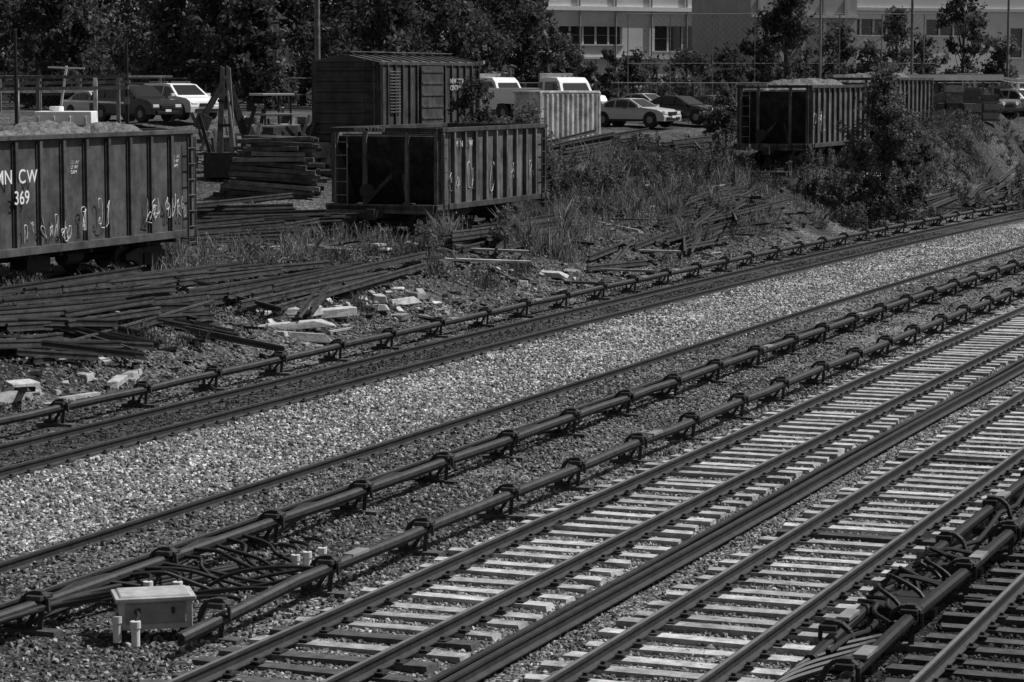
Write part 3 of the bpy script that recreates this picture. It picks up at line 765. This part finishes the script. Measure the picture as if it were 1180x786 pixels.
# ---------------- background buildings
def facade(mb,x0,x1,z0,z1,y,ops,k,depth=12):
    xs=sorted({x0,x1,*[o[0] for o in ops],*[o[1] for o in ops]}); zs=sorted({z0,z1,*[o[2] for o in ops],*[o[3] for o in ops]})
    for a,b in zip(xs[:-1],xs[1:]):
        for c,d in zip(zs[:-1],zs[1:]):
            if any(o[0]<=(a+b)/2<=o[1] and o[2]<=(c+d)/2<=o[3] for o in ops): continue
            mb.add([(a,y,c),(b,y,c),(b,y,d),(a,y,d)],[(0,1,2,3)],k)
    for o in ops:
        mb.add([(o[0],y+.35,o[2]),(o[1],y+.35,o[2]),(o[1],y+.35,o[3]),(o[0],y+.35,o[3])],[(0,1,2,3)],'glass')
        mb.add([(o[0],y,o[2]),(o[1],y,o[2]),(o[1],y+.35,o[2]),(o[0],y+.35,o[2])],[(0,1,2,3)],'frame')
        mb.add([(o[0],y,o[3]),(o[1],y,o[3]),(o[1],y+.35,o[3]),(o[0],y+.35,o[3])],[(3,2,1,0)],k)
        for xx in (o[0],o[1]): mb.add([(xx,y,o[2]),(xx,y+.35,o[2]),(xx,y+.35,o[3]),(xx,y,o[3])],[(0,1,2,3)],k)
        n=max(1,round((o[1]-o[0])/1.5))
        for i in range(n+1): mb.box((o[0]+(o[1]-o[0])*i/n,y+.25,(o[2]+o[3])/2),(.2,.08,o[3]-o[2]),'frame')
        mb.box(((o[0]+o[1])/2,y+.27,(o[2]+o[3])/2),(o[1]-o[0],.06,.06),'steelg')
        mb.box(((o[0]+o[1])/2,y-.06,o[2]-.07),(o[1]-o[0]+.3,.14,.14),'frame')
    mb.add([(x0,y,z0),(x0,y+depth,z0),(x0,y+depth,z1),(x0,y,z1)],[(3,2,1,0)],k)
    mb.add([(x1,y,z0),(x1,y+depth,z0),(x1,y+depth,z1),(x1,y,z1)],[(0,1,2,3)],k)
    mb.add([(x0,y,z1),(x1,y,z1),(x1,y+depth,z1),(x0,y+depth,z1)],[(0,1,2,3)],'wallD')
    mb.add([(x0,y+depth,z0),(x1,y+depth,z0),(x1,y+depth,z1),(x0,y+depth,z1)],[(3,2,1,0)],k)
def rot_at(x,y,deg): return Matrix.Translation((x,y,0))@Matrix.Rotation(math.radians(deg),4,'Z')
mb=MB(); f=1.22
facade(mb,-10,20.3*f,4,18.5,0,[(2.2*f,8*f,9.9,11.6),(11*f,17.7*f,9.3,11.7),(-8,-2,9.9,11.6)],'wallA')
mb.box((8,-.1,13.3),(33,.3,.4),'white'); mb.box((8,-.1,8.6),(33,.25,.2),'frame'); mb.box((8,-.1,4.9),(33,.2,1.8),'wallD')
for i in range(9): mb.cyl((-7+i*4,-.12,4),(-7+i*4,-.12,18),.08,.08,'steelg',6)
mb.finish('industrial_building',rot_at(2,248,28))
mb=MB()
facade(mb,0,10.8,4,18,0,[(2.2,3.4,5,7.4)],'wallB'); mb.box((5.4,-.1,12.2),(10.8,.25,.25),'frame')
for i in range(5): mb.box((.8+i*2.2,-.08,9),(.3,.2,9.5),'wallB')
mb.finish('brick_building',rot_at(21.3,234,22))
mb=MB()
facade(mb,0,52,4,19,0,[(3,9,11,12.6),(12,17,11,12.6),(22,27,8.8,11.8),(3,9,6.5,8.2)],'wallC')
mb.box((25,-.1,13.6),(52,.25,.3),'frame')
mb.finish('warehouse_building',rot_at(31,262,22))
mb=MB()
facade(mb,0,50,4,8.2,0,[(4,10,6,7.4),(18,24,6,7.4),(32,38,6,7.4)],'wallB'); mb.finish('low_building',rot_at(-66,216,12))

# ---------------- fences
def fence(name,x0,x1,y,h,step,zb=4.1,y1=None,mesh=.5):
    mb=MB(); y1=y if y1 is None else y1; n=int((x1-x0)/step)
    yy=lambda x:y+(y1-y)*(x-x0)/(x1-x0)
    for i in range(n+1):
        x=x0+i*step; mb.cyl((x,yy(x),zb-.3),(x,yy(x),zb+h),.045,.045,'steelg',6)
    for z in (h,h*.5,.15): mb.cyl((x0,y,zb+z),(x1,y1,zb+z),.03,.03,'steelg',5)
    x=x0-h
    while x<x1:
        for d in (1,-1):
            a=x if d>0 else x+h; b=x+h if d>0 else x
            if min(a,b)<x0 or max(a,b)>x1: continue
            mb.beam((a,yy(a),zb),(b,yy(b),zb+h),.012,.012,'wire')
        x+=mesh
    mb.finish(name)
fence('chain_link_fence',8.5,31,192,7.2,3.1,mesh=.45)
fence('chain_link_fence',-3,20,172,2.2,2.5,mesh=.25)
fence('chain_link_fence',18,36,176,2.2,2.5,mesh=.25)
fence('chain_link_fence',-36,-12,158,2.0,2.5,zb=4.6,mesh=.25)
mb=MB(); mb.box((-27,150,5.9),(15,.08,.3),'dirtywhite'); mb.box((-27,150,6.7),(15,.08,.12),'dirtywhite')
for i in range(7): mb.box((-34+i*2.3,150.1,5.6),(.15,.15,2.2),'steelg')
mb.finish('guard_rail')
mb=MB()
for i in range(16): mb.box((-2+i*2.02,165,4.55),(1.98,.35,.85),'concd',taper=.8)
mb.finish('concrete_barrier')

def pole(name,px,D,r,ztop,k='wood',extra=False):
    x=(px-590)/3000*D; mb=MB(); z=tz(x,D); mb.cyl((x,D,z-.3),(x,D,ztop),r*1.15,r*.85,k,12)
    if extra: mb.box((x,D-.1,ztop-1),(2.2,.1,.12),k)
    mb.box((x,D-r-.02,z+1.6),(.25,.03,.35),'steelg')
    mb.finish(name)
pole('utility_pole',367,118,.13,14,extra=True)
pole('steel_post',148,122,.09,8.2,'black'); pole('steel_post',21,112,.08,8.6,'black')
pole('light_pole',943,180,.09,12,'steelg'); pole('utility_pole',1048,172,.1,13,'wood'); pole('utility_pole',1158,176,.09,12,'wood')
mb=MB()
for px in (22,46,112,138):
    x=(px-590)/3000*114; mb.beam((x,114,2.9),(x,114,6.6),.16,.16,'dirtywhite' if px in(22,112) else 'wood')
for z,dy in ((6.6,0),(6.35,.3),(6.1,-.2)): mb.beam((-22.3,114+dy,z),(-16.7,114+dy,z+.06),.12,.14,'wood')
mb.beam((-19.7,114,5.2),(-19.4,114,7.1),.09,.09,'white'); mb.beam((-19.7,114.2,5.6),(-17,114.2,5.5),.08,.08,'white')
mb.beam((-20.2,113.9,7.05),(-18.6,113.9,7.0),.07,.07,'white')
mb.finish('timber_pipe_rack')
mb=MB(); mb.box((-18.6,109,4.05),(2.5,1.8,2.3),'white',taper=.94); mb.cyl((-19,109,5.2),(-19,109,5.4),.3,.3,'white',12); mb.box((-18.6,108.1,4.6),(2.45,.06,.08),'steelg')
for i in range(4): mb.box((-19.6+i*.65,108.08,3.9),(.08,.08,2.2),'dirtywhite')
mb.finish('water_tank',bevel=.06)

# ---------------- vehicles
def vehicle(name,px,D,head,paint,kind='suv',z=None):
    x=(px-590)/3000*D; z=tz(x,D) if z is None else z
    if kind=='suv': L,Wd,H=4.7,1.9,1.72; pr=[(-2.3,.35),(-2.33,.8),(-2.25,1.05),(-2.05,1.6),(-1.85,1.7),(-.2,1.72),(.35,1.66),(1.15,1.1),(1.95,1.0),(2.25,.86),(2.33,.6),(2.3,.32)]; belt=1.08; ws=(.4,1.62,1.08,1.14); win=[(-2.0,-1.2),(-1.1,-.15),(-.05,.9)]; roofz=1.6
    elif kind=='sedan': L,Wd,H=4.6,1.82,1.45; pr=[(-2.25,.35),(-2.3,.75),(-2.2,.98),(-1.75,1.02),(-1.0,1.4),(-.5,1.45),(.1,1.43),(.95,.98),(1.8,.88),(2.2,.72),(2.28,.5),(2.25,.28)]; belt=.96; ws=(.15,1.39,.9,1.0); win=[(-1.3,-.75),(-.65,.05),(.13,.75)]; roofz=1.36
    else: L,Wd,H=4.4,1.9,1.85; pr=[(-2.1,.5),(-2.12,1.1),(-2.05,1.75),(-1.95,1.83),(.3,1.85),(.45,1.8),(.75,1.2),(1.95,1.12),(2.05,.9),(2.05,.5)]; belt=1.15; ws=(.47,1.76,.72,1.22); win=[(-1.9,-1.1),(-1.0,-.3),(-.2,.55)]; roofz=1.72
    mb=MB(); h=Wd/2
    ins=lambda zz: 1 if zz<belt else 1-.2*(zz-belt)/(H-belt)
    mb.poly_y(pr,-h,h,paint,ins)
    yt=lambda zz:h*ins(zz)+.012
    def topz(xx):
        xs=[p[0] for p in pr[1:-1]]; zs=[p[1] for p in pr[1:-1]]
        return float(np.interp(xx,xs,zs))
    for e in (-1,1):
        for a,b in win:
            zt=lambda xx:min(roofz,topz(xx)-.09)
            lo=belt+.03
            P=[(a,lo),(b,lo),(b,max(lo+.02,zt(b))),((a+b)/2,zt((a+b)/2)),(a,max(lo+.02,zt(a)))]
            vs=[(p[0],e*yt(p[1]),p[1]) for p in P]; mb.add(vs,[(0,1,2,3,4) if e<0 else (4,3,2,1,0)],'glass')
        for wx in (-L*.31,L*.31):
            mb.cyl((wx,e*(h-.3),.36),(wx,e*(h+.004),.36),.42,.42,'black',20)
            mb.cyl((wx,e*(h-.2),.34),(wx,e*(h+.02),.34),.34,.34,'black',20)
            mb.cyl((wx,e*(h),.34),(wx,e*(h+.03),.34),.2,.18,'steelg',10)
        mb.box((ws[2]-.12,e*(h+.1),belt+.08),(.12,.2,.14),paint)
        mb.box((pr[-2][0]-.1,e*h*.72,.72),(.16,.36,.15),'lamp')
        mb.box((pr[1][0]+.06,e*h*.78,.85),(.14,.24,.24),'rust')
        mb.box((0,e*(h+.012),.32),(L*.55,.03,.12),'black')
        mb.box((-.1,e*(h+.014),.95),(.18,.02,.03),'black')
    x0,z0,x1,z1=ws; nx,nz=(z0-z1),(x1-x0); l=math.hypot(nx,nz); nx/=l;nz/=l; o=.02
    vs=[(x1+nx*o,-h*.84,z1+nz*o),(x1+nx*o,h*.84,z1+nz*o),(x0+nx*o,h*.7,z0+nz*o),(x0+nx*o,-h*.7,z0+nz*o)]
    mb.add(vs,[(0,1,2,3)],'glass')
    f=pr[-2][0]
    mb.box((f-.03,0,.68),(.14,Wd*.42,.16),'black'); mb.box((f-.02,0,.42),(.16,Wd*.7,.14),'black'); mb.box((f+.06,0,.5),(.02,.36,.12),'white')
    if kind=='suv':
        for e in (-1,1): mb.beam((-1.6,e*h*.68,1.78),(.0,e*h*.68,1.78),.05,.05,'steelg')
    if kind=='jeep':
        for i in range(7): mb.box((f+.04,-.3+i*.1,.85),(.03,.05,.3),'black')
        mb.box((f+.12,0,.55),(.2,Wd,.18),'black')
        for e in (-1,1): mb.cyl((f,e*.55,.9),(f+.05,e*.55,.9),.11,.11,'lamp',12)
    mtx=Matrix.Translation((x,D,z))@Matrix.Rotation(math.radians(head),4,'Z')
    return mb.finish(name,mtx,bevel=.05)
vehicle('parked_suv',208,128,-48,'pwhite','suv',4.62)
vehicle('parked_suv',158,125,-42,'pblack','suv',4.55)
vehicle('parked_car',118,131,-50,'psilver','sedan',4.5)
vehicle('parked_car',731,136,-33,'psilver','sedan',4.1)
vehicle('parked_car',785,140,-35,'pblack','sedan',4.2)
vehicle('parked_car',826,146,-38,'pgrey','sedan',4.2)
vehicle('parked_suv',1133,156,-55,'pgrey','jeep',4.2)
vehicle('parked_suv',1172,160,-50,'pwhite','suv',4.25)
vehicle('parked_car',1090,168,-40,'pblack','sedan',4.2)
vehicle('parked_car',745,166,-35,'psilver','sedan',4.2)
vehicle('parked_suv',560,170,-35,'pwhite','suv',4.2)
def truck(name,px,D,head,body='pwhite',boom=False):
    x=(px-590)/3000*D; z=tz(x,D); mb=MB()
    mb.poly_y([(1.0,.6),(1.0,2.35),(1.2,2.45),(2.2,2.42),(2.45,2.2),(2.75,1.6),(3.75,1.45),(3.95,1.2),(4.0,.6)],-1.1,1.1,body,lambda zz:1 if zz<1.5 else 1-.12*(zz-1.5))
    mb.add([(2.79,-.88,1.65),(2.79,.88,1.65),(2.52,.8,2.13),(2.52,-.8,2.13)],[(0,1,2,3)],'glass')
    for e in (-1,1):
        mb.add([(1.3,e*1.115,1.55),(2.5,e*1.115,1.55),(2.25,e*1.05,2.2),(1.3,e*1.05,2.2)],[(0,1,2,3) if e<0 else (3,2,1,0)],'glass')
        for wx in (3.1,-1.2,-2.3): mb.cyl((wx,e*.75,.5),(wx,e*1.12,.5),.5,.5,'black',20); mb.cyl((wx,e*1.1,.5),(wx,e*1.15,.5),.24,.2,'steelg',10)
        mb.box((4.0,e*.8,1.05),(.1,.35,.22),'lamp'); mb.box((2.6,e*1.4,1.9),(.1,.22,.4),'black'); mb.beam((2.6,e*1.1,1.9),(2.6,e*1.35,1.9),.04,.04,'black')
    mb.box((4.03,0,1.05),(.08,1.1,.5),'black'); mb.box((4.1,0,.62),(.2,2.2,.28),'steelg')
    for i in range(5): mb.box((4.08,0,.86+i*.1),(.03,1.05,.03),'steelg')
    for i in range(4): mb.box((2.1,-.5+i*.33,2.48),(.08,.1,.06),'black')
    mb.box((-1.2,0,.85),(5,.9,.25),'black'); mb.box((-1.3,0,1.1),(4.6,2.3,.16),body)
    for e in (-1,1): mb.box((-1.3,e*1.1,1.5),(4.6,.14,.7),body)
    mb.box((.9,0,1.9),(.12,2.3,1.5),'steelg')
    if boom:
        mb.box((-.4,0,1.9),(.9,.9,1.3),'steelg'); mb.beam((-.4,0,2.5),(-2.6,0,3.0),.28,.3,'steelg'); mb.beam((-2.6,0,3.0),(.6,.1,3.3),.18,.2,'steelg')
        mb.cyl((-.4,0,2.2),(-1.6,0,2.7),.06,.06,'rust',8)
    mb.finish(name,Matrix.Translation((x,D,z))@Matrix.Rotation(math.radians(head),4,'Z'),bevel=.05)
truck('utility_truck',628,142,-52)
truck('crane_truck',548,152,-42,'pwhite',True)
mb=MB(); mb.box((0,0,1.15),(3.4,2.2,2.3),'dirtywhite')
for i in range(12): mb.box((-1.6+i*.29,-1.11,1.15),(.12,.08,2.1),'dirtywhite')
for z in (.06,2.3): mb.box((0,0,z),(3.5,2.3,.12),'dirtywhite')
for x in (-1.7,1.7): mb.box((x,-1.1,1.15),(.14,.14,2.3),'dirtywhite')
mb.finish('storage_container',Matrix.Translation((2.1,124,3.62))@Matrix.Rotation(.6,4,'Z'),bevel=.02)
mb=MB()
mb.box((0,0,1.15),(2.6,1.5,.8),'steelg'); mb.box((-.2,0,2.0),(1.3,1.4,.1),'steelg')
for x in (-.8,.4):
    for y in (-.65,.65): mb.beam((x,y,1.5),(x,y,2.8),.08,.08,'black')
mb.box((-.2,0,2.85),(1.5,1.5,.1),'psilver')
for x,r in ((-.9,.65),(1.1,.45)):
    for y in (-.9,.9): mb.cyl((x,y-.2,r),(x,y+.2,r),r,r,'black',20); mb.cyl((x,y-.22,r),(x,y+.22,r),r*.5,r*.5,'steelg',12)
mb.beam((1.2,-.6,1.3),(2.6,-.6,.8),.14,.2,'steelg'); mb.beam((1.2,.6,1.3),(2.6,.6,.8),.14,.2,'steelg'); mb.box((2.9,0,.6),(.6,2,.7),'rust',ry=.3)
mb.beam((-1.5,0,1.2),(-2.3,0,3.6),.25,.3,'rust'); mb.beam((-2.3,0,3.6),(-3.3,0,2.0),.2,.25,'rust'); mb.box((-3.4,0,1.7),(.5,.6,.6),'rust',ry=.4)
mb.finish('backhoe_loader',Matrix.Translation((-10.2,113,tz(-10.2,113)))@Matrix.Rotation(.5,4,'Z'),bevel=.02)
mb=MB()
zb=tz(-11.6,106)
mb.box((-11.6,106,zb+.6),(1.7,1.4,1.0),'rust')
for dx in (-.28,.28):
    mb.poly_y([(-11.6+dx-.13,zb+.8),(-11.6+dx+.13,zb+.8),(-11.6+dx*.4+.09,zb+4.5),(-11.6+dx*.4-.07,zb+4.6)],105.8,105.95,'wood')
mb.beam((-11.9,105.7,zb+2.2),(-11.3,105.7,zb+2.2),.1,.12,'rust'); mb.beam((-11.9,105.7,zb+3.2),(-11.35,105.7,zb+3.1),.1,.12,'rust')
mb.beam((-11.1,106,zb+.8),(-10.4,106,zb+3.0),.14,.16,'rust'); mb.beam((-12.2,106,zb+.8),(-12.7,106,zb+2.6),.12,.14,'rust')
mb.cyl((-11.2,105.6,zb+1),(-11.5,105.7,zb+3.6),.05,.05,'steelg',8)
mb.finish('crane_boom')
mb=MB()
for i in range(80):
    x=random.uniform(-13.5,-7.8);y=random.uniform(108,118); z=tz(x,y)+random.uniform(.1,1.7)
    if random.random()<.6: mb.beam((x,y,z-.4),(x+random.uniform(-.5,.5),y+random.uniform(-.6,.6),z+random.uniform(.2,.9)),random.uniform(.05,.2),random.uniform(.05,.2),random.choice(['rust','steelg','wood','tiep']))
    else: mb.box((x,y,z-.1),(random.uniform(.3,1.1),random.uniform(.3,.8),random.uniform(.2,.8)),random.choice(['rust','steelg','concd','tiep']),rz=random.random()*3)
for i in range(4): mb.cyl((-9+i*.62,109.5,tz(-9,109.5)),(-9+i*.62,109.5,tz(-9,109.5)+.9),.29,.29,random.choice(['steelg','concd','rust']),14)
mb.finish('machinery_scrap')
mb=MB()
for x in (18.5,21.5,24.5,27.2):
    mb.beam((x,148,4),(x,148,6.6),.14,.14,'steelg'); mb.beam((x,151,4),(x,151,6.7),.14,.14,'steelg')
mb.box((22.9,149.5,6.75),(9.6,4.2,.14),'concd'); mb.box((22.9,147.4,6.62),(9.6,.1,.3),'white')
mb.finish('storage_shed')
mb=MB()
for i in range(9):
    for j in range(random.randint(2,4)):
        x=18.6+i*1.02; z=4.2+j*.5; mb.box((x+random.uniform(-.05,.05),146.2,z+.3),(.92,.9,.36),random.choice(['concd','tiep','wood','steelg'])); mb.box((x,146.2,z+.06),(.96,.96,.1),'wood')
mb.finish('pallet_stack')
mb=MB()
mb.box((29.3,158,6.6),(4,5,.12),'white',ry=.12)
for x in (27.6,31):
    for y in (156,160): mb.beam((x,y,4),(x,y,6.6),.1,.1,'white')
mb.finish('canopy_shelter')
for (n,x0,x1,y0,y1) in ((30,12,34,162,171),(14,-8,0,152,160),(12,9,16,152,163)):
    mb=MB()
    for i in range(n):
        x=random.uniform(x0,x1);y=random.uniform(y0,y1); mb.box((x,y,4.2+.4),(random.uniform(.5,2.0),random.uniform(.5,1.5),random.uniform(.3,1.3)),random.choice(['concd','dirtywhite','steelg','wood','rust']),rz=random.random())
        if random.random()<.5: mb.beam((x,y,4.2),(x+random.uniform(-1,1),y,6+random.uniform(-.6,.4)),.08,.08,'steelg')
    mb.finish('stored_materials',bevel=.02)

# ---------------- light, world, camera
az=(.92,.26); el=math.radians(54)
sd=Vector((az[0],az[1],0)).normalized()*math.cos(el)+Vector((0,0,math.sin(el)))
sun=bpy.data.lights.new('sun','SUN'); sun.energy=5.0; sun.angle=math.radians(.5); sun.color=(1,1,1)
so=bpy.data.objects.new('sun',sun); scene.collection.objects.link(so)
so.rotation_euler=(-sd).to_track_quat('-Z','Y').to_euler()
w=bpy.data.worlds.new('World'); scene.world=w; w.use_nodes=True; N=w.node_tree.nodes; L=w.node_tree.links
bg=N['Background']; bg.inputs[1].default_value=.07
sk=N.new('ShaderNodeTexSky'); sk.sky_type='NISHITA'; sk.sun_disc=False; sk.sun_elevation=el; sk.sun_rotation=math.atan2(sd.x,sd.y)
bw=N.new('ShaderNodeRGBToBW'); L.new(sk.outputs[0],bw.inputs[0]); L.new(bw.outputs[0],bg.inputs[0])
scene.view_settings.view_transform='Standard'; scene.view_settings.look='None'; scene.view_settings.exposure=0
cam=bpy.data.cameras.new('camera'); cam.sensor_width=36; cam.lens=91.5; cam.clip_end=6000; cam.clip_start=.5
co=bpy.data.objects.new('camera',cam); scene.collection.objects.link(co); co.location=(0,0,6.5)
co.rotation_euler=(math.radians(90-5.73),0,0); scene.camera=co
